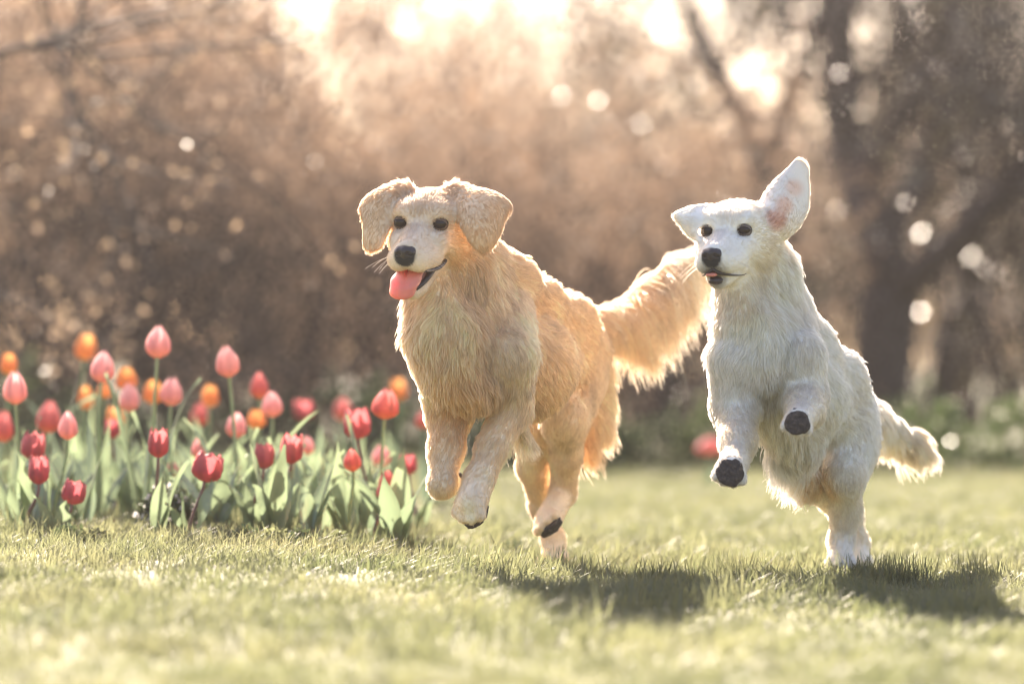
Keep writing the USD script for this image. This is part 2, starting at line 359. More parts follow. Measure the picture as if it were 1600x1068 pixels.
def spline(p, n):
    p = np.asarray(p, float); from scipy.interpolate import CubicSpline
    t = np.concatenate([[0], np.cumsum(np.linalg.norm(np.diff(p, axis=0), axis=1))]); return CubicSpline(t, p)(np.linspace(0, t[-1], n))

def tube(p, r, sides=8, cap=True):
    p = np.asarray(p, float); r = np.broadcast_to(r, (len(p),)); t = norm(np.gradient(p, axis=0))
    ref = np.cross(t[0], [.3, .2, 1]); N = [norm(ref)]
    for i in range(1, len(p)): q = N[-1] - (N[-1] @ t[i]) * t[i]; N.append(norm(q))
    N = np.array(N); B = np.cross(t, N); a = np.arange(sides) * 2 * np.pi / sides
    v = (p[:, None] + r[:, None, None] * (np.cos(a)[None, :, None] * N[:, None] + np.sin(a)[None, :, None] * B[:, None])).reshape(-1, 3)
    i, j = np.meshgrid(np.arange(len(p) - 1), np.arange(sides), indexing='ij')
    q = np.stack([i * sides + j, i * sides + (j + 1) % sides, (i + 1) * sides + (j + 1) % sides, (i + 1) * sides + j], -1).reshape(-1, 4)
    f = [q[:, [0, 1, 2]], q[:, [0, 2, 3]]]
    if cap:
        n = len(v); v = np.vstack([v, p[0], p[-1]]); j = np.arange(sides); e = (len(p) - 1) * sides
        f += [np.stack([np.full(sides, n), (j + 1) % sides, j], 1), np.stack([np.full(sides, n + 1), e + j, e + (j + 1) % sides], 1)]
    return trimesh.Trimesh(v, np.vstack(f), process=False)

def make_paw(b, wrist, c, toe, sole, r, col, dog=None, dirty=True):
    """A foot: knuckle block, four toes and, on the sole, one big and four small pads."""
    toe = norm(toe); sole = norm(sole - (np.asarray(sole) @ toe) * toe); side = np.cross(toe, sole)
    kw = dict(length=.0065, lift=.3, dens=1.6, col=col)
    b.cone(wrist, c - toe * .004, r * .92, r * 1.0, k=.015, **kw)
    for i, (sx, fx) in enumerate(((-.80, .45), (-.29, .72), (.29, .72), (.80, .45))):
        b.cone(c + side * sx * r * .85 - sole * .004, c + side * sx * r * 1.08 + toe * (fx + .12) * r + sole * .002, r * .44, r * .41, k=.0045, **kw)
    pads = [(c + toe * r * .25 + sole * r * .58, np.array([.96, 1.12, .42]) * r, np.stack([side, toe, sole], 1)), (c - toe * r * .12 + sole * r * .66, np.array([.80, .56, .38]) * r, np.stack([side, toe, sole], 1))]
    for sx, fx in ((-.72, .40), (-.27, .72), (.27, .72), (.72, .40)):
        pads.append((c + side * sx * r * .92 + toe * fx * r * .92 + sole * r * .50, np.array([.34, .40, .34]) * r, np.stack([side, toe, sole], 1)))
    return pads

# ------------------------------------------------------------------ lawn: one sheet to the horizon
rg = np.random.default_rng(5)
gx = np.unique(np.concatenate([np.linspace(-4, 4, 90), np.linspace(-400, 400, 41)])); gy = np.unique(np.concatenate([np.linspace(2, 16, 150), np.linspace(-60, 700, 60)]))
X, Y = np.meshgrid(gx, gy, indexing='ij')
i, j = np.meshgrid(np.arange(len(gx) - 1), np.arange(len(gy) - 1), indexing='ij'); n = len(gy)
q = np.stack([i * n + j, (i + 1) * n + j, (i + 1) * n + j + 1, i * n + j + 1], -1).reshape(-1, 4)
soil = M('lawn_soil', {'tc': ('geometry', {}), 'n': ('noise_texture', {'scale': 9., 'detail': 6.}), 'r': ('rgb_ramp', {'ramp': [(.3, (.06, .06, .025)), (.55, (.12, .13, .045)), (.75, (.19, .175, .085))]}),
    'p': ('principled_bsdf', {'roughness': .9})}, [('tc.position', 'n.vector'), ('n.fac', 'r.fac'), ('r.color', 'p.base_color')], 'p.BSDF')
tag(part('lawn', (np.stack([X, Y, ground(X, Y)], -1).reshape(-1, 3), q), soil, None, smooth=True), kind='structure')

def leaf_material(name, ramp, trans=.5, rough=.35, spec=.5, gloss=.08):
    """A thin leaf: light passes through; every copy and every place a little different."""
    return M(name, {'g': ('geometry', {}), 'n': ('noise_texture', {'scale': 2.6, 'detail': 5., 'roughness': .65}), 'a': ('math', {'math_type': 'add'}), 'h': ('math', {'math_type': 'multiply', 'value2': .5}),
        'r': ('rgb_ramp', {'ramp': ramp}), 'd': ('diffuse_bsdf', {}), 't': ('translucent_bsdf', {}), 'm': ('mix_closure', {'fac': trans}),
        's': ('glossy_bsdf', {'color': (.9, .9, .85), 'roughness': rough}), 'm2': ('mix_closure', {'fac': gloss})},
        [('g.position', 'n.vector'), ('g.random_per_island', 'a.value1'), ('n.fac', 'a.value2'), ('a.value', 'h.value1'), ('h.value', 'r.fac'), ('r.color', 'd.color'), ('r.color', 't.color'),
         ('d.BSDF', 'm.closure1'), ('t.BSDF', 'm.closure2'), ('m.closure', 'm2.closure1'), ('s.BSDF', 'm2.closure2')], 'm2.closure')

grass_mat = leaf_material('grass', [(.15, (.10, .12, .052)), (.4, (.24, .235, .122)), (.62, (.38, .345, .215)), (.85, (.56, .49, .36))], .60, .42, gloss=.05)

def tuft(rng, n, rad, h0, h1, w, lean):
    V, F = [], []
    for k in range(n):
        a = rng.uniform(0, 2 * math.pi); r = rad * math.sqrt(rng.random()); base = np.array([r * math.cos(a), r * math.sin(a), -.004])
        h = rng.uniform(h0, h1); d = rng.uniform(0, 2 * math.pi); ln = rng.uniform(.2, 1) * lean * h
        side = np.array([math.cos(d + 1.4), math.sin(d + 1.4), 0]); dirn = np.array([math.cos(d), math.sin(d), 0])
        ww = w * rng.uniform(.6, 1.2); o = len(V)
        for t, wf in ((0, 1), (.45, .9), (.8, .55)):
            c = base + dirn * ln * t ** 2 + np.array([0, 0, h * t * (1 - .25 * t * ln / h)])
            V += [c - side * ww * wf / 2, c + side * ww * wf / 2]
        V.append(base + dirn * ln + np.array([0, 0, h * (1 - .3 * ln / h)]))
        F += [[o, o + 1, o + 2], [o + 1, o + 3, o + 2], [o + 2, o + 3, o + 4], [o + 3, o + 5, o + 4], [o + 4, o + 5, o + 6]]
    return np.array(V), np.array(F)

def instancer(name, protos, mat, pos, which, yaw, scale, tilt=0, rng=rg):
    pi = UsdGeom.PointInstancer.Define(stage, path_of(name)); targets = []
    for k, m in enumerate(protos):
        p = usdkit.mesh(stage, str(pi.GetPath()) + '/tuft_%03d' % k if k else str(pi.GetPath()) + '/tuft', m, mat, smooth=True); targets.append(p.GetPath())
    pi.CreatePrototypesRel().SetTargets(targets)
    pi.CreateProtoIndicesAttr(Vt.IntArray.FromNumpy(which.astype(np.int32))); pi.CreatePositionsAttr(Vt.Vec3fArray.FromNumpy(pos.astype(np.float32)))
    n = len(pos); hx, hy = tilt
    qs = [Gf.Quatf(1., float(a), float(b_), 0.) * Gf.Quatf(float(math.cos(y / 2)), 0., 0., float(math.sin(y / 2))) for y, a, b_ in zip(yaw, hx, hy)]
    pi.CreateOrientationsAttr(Vt.QuathArray([Gf.Quath(x.GetNormalized()) for x in qs])); pi.CreateScalesAttr(Vt.Vec3fArray.FromNumpy(np.asarray(scale, np.float32)))
    return pi

def patch(rng, tall, n=760, side=.26):
    """A square of turf: blades in loose bunches, some bent over."""
    V, F, o = [], [], 0
    bunch = rng.uniform(-side / 2, side / 2, (26, 2)); lean_dir = rng.uniform(0, 6.28, 26)
    for k in range(n):
        g = int(rng.integers(26)); base = np.array([*(bunch[g] + rng.normal(0, .016, 2) if rng.random() < .6 else rng.uniform(-side / 2, side / 2, 2)), -.004])
        base[:2] = np.clip(base[:2], -side / 2 - .01, side / 2 + .01)
        h = rng.uniform(.014, .032) * (1 + (tall - 1) * rng.random()) * rng.uniform(.8, 1.2); d = lean_dir[g] + rng.normal(0, .9); ln = rng.uniform(.2, 1.1) * h
        sd = np.array([math.cos(d + 1.4), math.sin(d + 1.4), 0]); dn = np.array([math.cos(d), math.sin(d), 0]); w = .0025 * rng.uniform(.6, 1.25)
        for t, wf in ((0, 1), (.5, .85)):
            c = base + dn * ln * t ** 2 + np.array([0, 0, h * t]); V += [c - sd * w * wf / 2, c + sd * w * wf / 2]
        V.append(base + dn * ln + np.array([0, 0, h * (1 - .25 * ln / h)]))
        F += [[o, o + 1, o + 2], [o + 1, o + 3, o + 2], [o + 2, o + 3, o + 4]]; o += 5
    return np.array(V), np.array(F)
protos = [patch(rg, 1.0) for _ in range(6)] + [patch(rg, 1.7) for _ in range(4)] + [patch(rg, 2.6, 460) for _ in range(3)]
protos += [tuft(rg, 46, .05, .02, .068, .0030, .55) for _ in range(3)]
P = []
for yy in np.arange(4.0, 16.4, .25):
    half = yy * .1334 + (.45 if yy < 9 else .7)
    P += [(xx + rg.normal(0, .006), yy + rg.normal(0, .006)) for xx in np.arange(-math.ceil(half / .25) * .25, half + .01, .25)]
x, y = np.array(P).T; clump = fbm(np.stack([x * 2.2, y * 2.2, 0 * x], -1), 3, 8)
which = np.where(clump > .60, rg.integers(10, 13, len(x)), np.where(clump > .47, rg.integers(6, 10, len(x)), rg.integers(0, 6, len(x))))
tx = np.concatenate([rg.normal(.47, .05, 9), rg.normal(.42, .04, 5), rg.normal(.78, .10, 14), rg.normal(.10, .10, 7), rg.uniform(-.9, 1.2, 26)]); ty = np.concatenate([rg.normal(7.25, .05, 9), rg.normal(7.3, .05, 5), rg.normal(7.28, .10, 14), rg.normal(7.1, .1, 7), rg.uniform(6.3, 9, 26)])
x, y = np.append(x, tx), np.append(y, ty); which = np.append(which, rg.integers(13, 16, len(tx)))
sc = np.ones((len(x), 3)); sc[:, 2] = rg.uniform(.85, 1.2, len(x))
sx_, sy_ = (ground(x + .05, y) - ground(x - .05, y)) / .1, (ground(x, y + .05) - ground(x, y - .05)) / .1
tag(instancer('grass', protos, grass_mat, np.stack([x, y, ground(x, y)], -1), which, rg.integers(0, 4, len(x)) * math.pi / 2, sc, (sy_ / 2, -sx_ / 2)),
    'short yellowish green grass of the sunlit lawn', 'grass', kind='stuff')

# ------------------------------------------------------------------ thicket and trees behind the lawn
bark = M('bark', {'tc': ('texture_coordinate', {}), 'n': ('noise_texture', {'scale': 14., 'detail': 5.}), 'r': ('rgb_ramp', {'ramp': [(.3, (.022, .017, .013)), (.7, (.065, .05, .04))]}), 'b': ('bump', {'strength': .6, 'distance': .02}),
    'p': ('principled_bsdf', {'roughness': .9})}, [('tc.object', 'n.vector'), ('n.fac', 'r.fac'), ('n.fac', 'b.height'), ('r.color', 'p.base_color'), ('b.normal', 'p.normal')], 'p.BSDF')
brown_leaf = leaf_material('brown_buds', [(.1, (.15, .10, .066)), (.45, (.28, .19, .125)), (.7, (.40, .28, .18)), (.9, (.36, .31, .16))], .5, .45, gloss=.05)
sun_tinted_leaf = leaf_material('sun_tinted_leaf', [(.1, (.20, .14, .09)), (.5, (.36, .27, .18)), (.9, (.50, .40, .27))], .55, .35, gloss=.10)  # lighter copy of the brown leaves, sunlight painted into the colour
dark_leaf = leaf_material('dark_leaf', [(.1, (.03, .027, .014)), (.5, (.075, .062, .034)), (.9, (.17, .13, .065))], .35, .3, gloss=.12)
green_leaf = leaf_material('low_green_leaf', [(.1, (.05, .08, .02)), (.6, (.12, .16, .045)), (.9, (.2, .2, .07))], .45, .3, gloss=.08)

def leaves(rng, pts, size, up=.3):
    """One little folded leaf at every point (two triangles each side of the rib)."""
    n = len(pts); a = norm(rng.normal(size=(n, 3)) + [0, 0, up]); c = norm(np.cross(a, rng.normal(size=(n, 3)))); s = size * rng.uniform(.5, 1.3, (n, 1)); nn = np.cross(a, c)
    V = np.stack([pts, pts + a * s * .5 + c * s * .30 + nn * s * .06, pts + a * s, pts + a * s * .5 - c * s * .30 + nn * s * .06], 1).reshape(-1, 3)
    o = np.arange(n)[:, None] * 4; return V, np.concatenate([o + [0, 1, 2], o + [0, 2, 3]])

def join(meshes):
    V, F, n = [], [], 0
    for m in meshes:
        v, f = (m.vertices, m.faces) if hasattr(m, 'vertices') else m
        V.append(v); F.append(np.asarray(f) + n); n += len(v)
    return np.vstack(V), np.vstack(F)

def branch(rng, p, d, L, r, depth, segs, tips, twist=.25, fork=3, up=.06):
    """A limb that wanders, thins and forks; the ends of the finest ones go to tips."""
    pts = [np.array(p, float)]; d = norm(d); m = 5
    for k in range(m):
        d = norm(d + rng.normal(0, twist, 3) * .5 + [0, 0, up]); pts.append(pts[-1] + d * L / m)
    segs.append((np.array(pts), np.linspace(r, r * .5, m + 1)))
    if depth == 0: tips.extend(pts[1:]); return
    for k in range(fork):
        t = rng.uniform(.35, 1); q = pts[int(round(t * m))]
        branch(rng, q, d + rng.normal(0, .75, 3), L * rng.uniform(.5, .8), r * .48, depth - 1, segs, tips, twist, fork, up)

def make_bush(rng, w, h, stems, nleaf, size, leafmat, name, depth=2, fork=3):
    segs, tips = [], []
    for k in range(stems):
        a = rng.uniform(0, 6.28); rr = w * .22 * math.sqrt(rng.random())
        branch(rng, [rr * math.cos(a), rr * math.sin(a), 0], [math.cos(a) * .45, math.sin(a) * .45, 1.], h * rng.uniform(.45, .7), .018 * h / 2.5, depth, segs, tips, .3, fork)
    x = UsdGeom.Xform(stage.CreateClassPrim('/World/' + name))
    part('stems', join([tube(p, r, 4, False) for p, r in segs]), bark, x, smooth=True)
    tips = np.array(tips); pts = tips[rng.integers(0, len(tips), nleaf)] + rng.normal(0, .05 * h / 2, (nleaf, 3)); pts[:, 2] = np.abs(pts[:, 2]) + .01
    part('foliage', leaves(rng, pts, size), leafmat, x, smooth=False)
    return '/World/' + name

def place(name, proto, loc, rotz, scale, label, cat, group=None):
    t = thing(name, label, cat, loc, group, rotz, scale if np.ndim(scale) else (scale,) * 3)
    t.GetPrim().GetReferences().AddInternalReference(proto); t.GetPrim().SetInstanceable(True); tag(t, label, cat, group); return t

rb = np.random.default_rng(77)
bush_p = [make_bush(rb, 1.8, 2.6, 9, 5000, .042, brown_leaf, '_class_bush_%d' % k) for k in range(4)]
thin_p = [make_bush(rb, 1.8, 2.8, 7, 1500, .04, brown_leaf, '_class_thin_%d' % k, 2, 3) for k in range(2)]
sparse_p = [make_bush(rb, 2.6, 2.7, 7, 3200, .03, brown_leaf, '_class_sparse_%d' % k, 2, 4) for k in range(3)]
dark_p = [make_bush(rb, 1.8, 2.6, 8, 5200, .045, dark_leaf, '_class_dark_%d' % k) for k in range(3)]
sun_tinted_p = [make_bush(rb, 1.8, 2.6, 8, 4200, .045, sun_tinted_leaf, '_class_sun_tinted_%d' % k) for k in range(2)]
low_p = [make_bush(rb, 1.0, .5, 10, 1600, .035, green_leaf, '_class_low_%d' % k, 1, 3) for k in range(2)]

G1 = 'brown bare bushes of the blurred thicket'
def bush(px, y, h, protos=bush_p, label='brown budding bush in the blurred thicket behind the tulips and dogs', group=G1, name='budding_bush'):
    x = (px - 800) / _f * y
    place(name, protos[int(rb.integers(len(protos)))], (x, y, float(ground(x, y)) - .02), rb.uniform(0, 360), h / 2.6 * rb.uniform(.92, 1.08), label, 'bush', group)
# front row on the left, tall; lower and thinner towards the bright gap in the middle
for px, y, h in ((-260, 15.5, 2.4), (-130, 16.5, 2.6), (0, 15.2, 2.3), (110, 16.2, 2.5), (210, 15.4, 2.0), (310, 16.4, 2.2), (410, 15.6, 1.7), (500, 16.6, 1.65), (590, 15.8, 1.5), (680, 16.8, 1.55), (770, 15.8, 1.4), (860, 16.6, 1.5), (950, 15.9, 1.4), (1040, 16.8, 1.6)):
    bush(px, y, h)
for px, y, h in ((-300, 19, 3.4), (-150, 19.8, 3.4), (0, 19.2, 3.2), (130, 20, 3.2), (260, 19.4, 2.9)):
    bush(px, y, h)
for px, y, h in ((390, 20.2, 2.3), (520, 19.6, 1.9), (650, 20.4, 1.8), (780, 19.8, 1.8), (900, 20.6, 1.9), (1010, 19.9, 2.1)):
    bush(px, y, h, thin_p)
for k in range(11):
    bush(-300 + k * 135, 26 + 3 * rb.random(), 3.4 if k < 4 else 2.0, bush_p if k % 2 else thin_p)
for k in range(11):
    bush(-300 + k * 200, 38 + 6 * rb.random(), 4.2 if k < 3 or k > 8 else 2.6, bush_p)
G4 = 'pale sparse young trees far behind the thicket'
for k in range(15):
    bush(320 + k * 52 + rb.uniform(-25, 25), 25 + 17 * rb.random(), rb.uniform(3.4, 4.6), sparse_p if k % 3 else thin_p, 'pale sparse young tree in the bright haze far behind the thicket', G4, 'sparse_tree')
G2 = 'dark bushes under the trees on the right'
for px, y, h in ((1090, 18.6, 1.5), (1180, 20.4, 1.6), (1640, 18, 2.6)):
    bush(px, y, h, dark_p, 'dark small leaved bush in the shade under the trees', G2, 'dark_bush')
G5 = 'brown bushes behind the dark trunks, sunlight painted into their leaves'
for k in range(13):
    bush(1050 + k * 55 + rb.uniform(-20, 20), 25 + 5 * rb.random(), rb.uniform(2.2, 3.0), sun_tinted_p, 'brown bush behind the dark trunks, sunlight painted into its pale leaves', G5, 'sun_tinted_bush')
G3 = 'low green plants along the far edge of the lawn'
for k in range(22):
    bush(-150 + k * 88 + rb.uniform(-20, 20), 13.6 + 1.2 * rb.random(), 2.0 * rb.uniform(.5, 1.0), low_p, 'low green plant along the far edge of the lawn', G3, 'low_plant')

def tree(name, label, trunk, limbs, d, seed, nleaf, leafmat, group=None, depth=3, size=.05):
    """trunk and limbs: polylines of (px, py, radius in m) at distance d (a limb may give its own distance per point)."""
    rng = np.random.default_rng(seed)
    def line(pl): return np.array([at(p[0], p[1], d + (p[3] if len(p) > 3 else 0)) for p in pl]), np.array([p[2] for p in pl])
    P, R = line(trunk); P[0, 2] = ground(P[0, 0], P[0, 1]) - .05; base = np.array([P[0, 0], P[0, 1], 0])
    t = thing(name, label, 'tree', base, group)
    part('trunk', tube(spline(P, 16) - base, np.interp(np.linspace(0, 1, 16), np.linspace(0, 1, len(R)), R), 10), bark, t, smooth=True)
    segs, tips = [], []
    for l in limbs:
        Q, r = line(l); s = spline(Q, 14); rr = np.interp(np.linspace(0, 1, 14), np.linspace(0, 1, len(r)), r)
        part('limb', tube(s - base, rr, 8), bark, t, smooth=True)
        for k in range(12):
            i = int(rng.integers(4, 14)); dd = s[min(i + 1, 13)] - s[i - 1]
            branch(rng, s[i] - base, norm(dd) + rng.normal(0, .8, 3) + [0, 0, -.1], rng.uniform(.6, 1.1), max(rr[i] * .3, .008), depth - 1, segs, tips, .3, 3, 0.)
    part('branches', join([tube(p, r, 4, False) for p, r in segs]), bark, t, smooth=True)
    tips = np.array(tips); pts = tips[rng.integers(0, len(tips), nleaf)] + rng.normal(0, .07, (nleaf, 3))
    part('crown', leaves(rng, pts, size, -.1), leafmat, t, smooth=False)
tree('dark_tree', 'dark leaning tree forking low behind the white dog', [(1368, 745, .16), (1380, 560, .14), (1392, 455, .14)],
     [[(1390, 460, .11), (1375, 380, .10), (1335, 270, .085, .3), (1310, 120, .07, .5), (1330, -80, .05, .6), (1350, -300, .03)], [(1392, 462, .085), (1440, 425, .075, -.2), (1500, 370, .065, -.4), (1580, 290, .05, -.6), (1700, 180, .035, -.8)],
      [(1345, 300, .06, .3), (1400, 200, .05), (1470, 60, .04, -.3), (1520, -120, .03, -.5)], [(1380, 400, .06), (1420, 300, .05, .4), (1480, 160, .04, .8), (1600, 20, .03, 1.)]], 17.5, 3, 11000, dark_leaf)
tree('slanting_tree', 'slim dark tree slanting up to the left between the two dogs', [(1262, 745, .13), (1240, 520, .12), (1195, 300, .115)],
     [[(1200, 305, .07), (1160, 190, .06, .2), (1110, 90, .05, .3), (1050, -40, .035, .4)], [(1205, 300, .06), (1215, 200, .05), (1260, 90, .04, -.2), (1300, -60, .03, -.3)]], 19, 4, 6500, dark_leaf)
tree('thin_tree', 'thin straight tree trunk near the right edge of the picture', [(1500, 735, .085), (1506, 560, .075), (1508, 380, .065)],
     [[(1508, 385, .04), (1512, 250, .035), (1500, 100, .03), (1490, -60, .02)], [(1508, 385, .03), (1560, 260, .03), (1620, 150, .02), (1680, 60, .015)]], 20, 5, 5000, dark_leaf)
tree('young_tree', 'short dark sapling trunk at the lawn edge behind the white dog tail', [(1462, 735, .075), (1466, 640, .065), (1480, 520, .05)],
     [[(1480, 520, .03), (1530, 430, .025), (1600, 350, .015)], [(1480, 520, .03), (1460, 400, .02), (1430, 280, .015)]], 18.5, 6, 2500, dark_leaf)
tree('leaning_tree', 'young tree at the left edge with a sunlit yellow leaved branch reaching in', [(-190, 830, .04), (-170, 400, .035), (-120, 120, .025)],
     [[(-120, 125, .010), (-40, 90, .007), (50, 75, .005), (140, 40, .003)], [(-120, 125, .03), (-130, -60, .025), (-100, -300, .015)]], 11.5, 8, 900, sun_tinted_leaf, depth=2, size=.03)
# ------------------------------------------------------------------ tulips: each a plant of its own
def petal_mat(name, a, b, edge):
    return M(name, {'tc': ('texture_coordinate', {}), 's': ('separate_xyz', {}), 'mr': ('map_range', {'from_min': 0., 'from_max': .062}), 'n': ('noise_texture', {'scale': 60., 'detail': 3.}), 'ad': ('math', {'math_type': 'multiply_add', 'value2': .35}),
        'r': ('rgb_ramp', {'ramp': [(.1, a), (.45, b), (1.1 if False else 1., edge)]}), 'd': ('principled_bsdf', {'roughness': .6, 'specular_ior_level': .25}), 't': ('translucent_bsdf', {}), 'm': ('mix_closure', {'fac': .38})},
        [('tc.object', 's.vector'), ('s.z', 'mr.value'), ('tc.object', 'n.vector'), ('n.fac', 'ad.value1'), ('mr.result', 'ad.value3'), ('ad.value', 'r.fac'), ('r.color', 'd.base_color'), ('r.color', 't.color'), ('d.BSDF', 'm.closure1'), ('t.BSDF', 'm.closure2')], 'm.closure')
PET = {'pink': petal_mat('petal_pink', (.80, .38, .24), (.76, .36, .34), (.84, .52, .49)), 'orange': petal_mat('petal_orange', (.82, .46, .14), (.78, .31, .11), (.82, .44, .15)),
       'red': petal_mat('petal_red', (.50, .11, .10), (.46, .085, .10), (.60, .20, .20)), 'coral': petal_mat('petal_coral', (.80, .34, .15), (.62, .15, .13), (.72, .27, .24))}
tleaf = leaf_material('tulip_leaf', [(.2, (.19, .25, .14)), (.5, (.28, .34, .19)), (.8, (.40, .43, .26))], .42, .35, gloss=.08)
tstem = M('tulip_stem', {'p': ('principled_bsdf', {'base_color': (.20, .26, .11), 'roughness': .5})}, [], 'p.BSDF')
tstem_red = M('tulip_stem_dark', {'p': ('principled_bsdf', {'base_color': (.12, .06, .05), 'roughness': .5})}, [], 'p.BSDF')

def petal(rng, R, Hh, ang, kind, inner):
    """One petal of a closed cup: wide in the belly, drawn together at the tip; fringed in the red sort."""
    nu, nv = 9, 8; V = []
    half = (.62 if not inner else .58) * (1 + .05 * rng.normal())
    tipin = rng.uniform(.10, .26) if kind in ('pink', 'coral') else rng.uniform(.3, .5) if kind == 'orange' else rng.uniform(.6, .8)
    for j in range(nv + 1):
        v = j / nv
        top = max(v - .30, 0) / .70
        prof = math.sin(min(v / .30 + .12, 1) * math.pi / 2) ** .8 * (1 - (1 - tipin) * top ** (1.9 if kind != 'red' else 2.6))
        w = (1 if v < .62 else math.sqrt(max(1 - ((v - .62) / .385) ** 2, 0))) * (.80 + .2 * min(v / .3, 1))
        for i in range(nu + 1):
            u = i / nu * 2 - 1
            a = ang + u * half * w * (1.25 if kind == 'red' else 1.12)
            r = R * (prof * (1 - (.06 if inner else 0)) + .03 * (1 - u * u) + (.05 * abs(u) ** 2 if v > .4 else 0) * (1 if not inner else .4)) + .0006
            z = Hh * (v * (1 - .05 * u * u * v))
            if kind == 'red' and v > .8: z += Hh * .10 * (rng.random() - .5); r += R * .22 * (rng.random() - .45)
            r += R * .025 * rng.normal() * v
            V.append([r * math.cos(a), r * math.sin(a), z])
    F = [[j * (nu + 1) + i, j * (nu + 1) + i + 1, (j + 1) * (nu + 1) + i + 1, (j + 1) * (nu + 1) + i] for j in range(nv) for i in range(nu)]
    return np.array(V), np.array(F)

def strap_leaf(rng, L, W, ang, lean, curl, base):
    n, V = 12, []; d = np.array([math.cos(ang), math.sin(ang), 0]); s0 = np.array([-math.sin(ang), math.cos(ang), 0]); tw = rng.uniform(-.9, .9); wave = rng.uniform(0, 6)
    p = base.copy(); th = math.pi / 2 - lean * .4
    for j in range(n + 1):
        v = j / n; w = W * (math.sin(math.pi * (v * .82 + .18)) ** .9 * (1 - v ** 5) + .02)
        th_ = th - lean * v * .7 - curl * max(v - .5, 0) ** 2 * 4
        ax = d * math.cos(th_) + np.array([0, 0, 1]) * math.sin(th_); nn = np.cross(ax, s0)
        side = s0 * math.cos(tw * v) + nn * math.sin(tw * v); nb = np.cross(side, ax)
        for u in (-1, -.5, 0, .5, 1):
            V.append(p + side * u * w * .5 + nb * (w * .22 * (1 - v * .6) * u * u) + nb * .004 * math.sin(v * 7 + wave) * u)
        p = p + ax * L / n
    F = [[j * 5 + i, j * 5 + i + 1, j * 5 + i + 6, j * 5 + i + 5] for j in range(n) for i in range(4)]
    return np.array(V), np.array(F)

DESC = {'pink': 'pink', 'orange': 'orange', 'red': 'crimson fringed', 'coral': 'coral red'}
def tulip(px, py_top, w, h, d, kind, tilt, label, nleaf=3, seed=None, group=None):
    """px, py_top: the flower's tip in the photograph; w, h: its size there; d: metres from the lens."""
    rng = np.random.default_rng(int(px * 7 + py_top * 13 + 100000)); s = d / _f; tilt = tilt + rng.normal(0, .09)
    top = at(px, py_top, d); Hh, R = h * s, w * s * .5
    lean = np.array([tilt * .6 + .02 * rng.normal(), .08 * rng.normal(), 1.]); ax = norm(lean)
    fb = top - ax * Hh                                                  # where the flower sits on its stem
    bx, by = fb[0] - tilt * .10 + rng.normal(0, .012), fb[1] + rng.normal(0, .02); gz = float(ground(bx, by)); base = np.array([bx, by, gz])
    t = thing('tulip', label, 'tulip', base, group)
    mid = (base + fb) / 2 + [-.012 * tilt + rng.normal(0, .006), rng.normal(0, .006), 0]
    part('stem', tube(spline([base - [0, 0, .01], mid, fb - ax * .015, fb + ax * .002], 12) - base, np.linspace(.0042, .0032, 12), 7), tstem_red if kind == 'red' else tstem, t, smooth=True)
    fx = norm(np.cross([0, 1, 0], ax)); Rm = np.stack([fx, np.cross(ax, fx), ax], 1); a0 = rng.uniform(0, 6.28)
    fl = UsdGeom.Xform.Define(stage, path_of('flower', t)); mt = Gf.Matrix4d(*Rm[:, 0], 0, *Rm[:, 1], 0, *Rm[:, 2], 0, *(fb - base), 1); fl.AddTransformOp().Set(mt)
    for k in range(6):
        part('petal', petal(rng, R, Hh * (1 if k % 2 == 0 else .96), a0 + k * math.pi / 3, kind, k % 2 == 1), PET[kind], fl, smooth=True)
    L0 = min(max(fb[2] - gz, .10) * .95, .30)
    for k in range(nleaf):
        a = rng.uniform(0, 6.28)
        part('leaf', strap_leaf(rng, L0 * rng.uniform(.7, 1.15), rng.uniform(.022, .042), a, rng.uniform(.15, .9), rng.uniform(0, .5), np.array([.008 * math.cos(a), .008 * math.sin(a), .0])), tleaf, t, smooth=True)

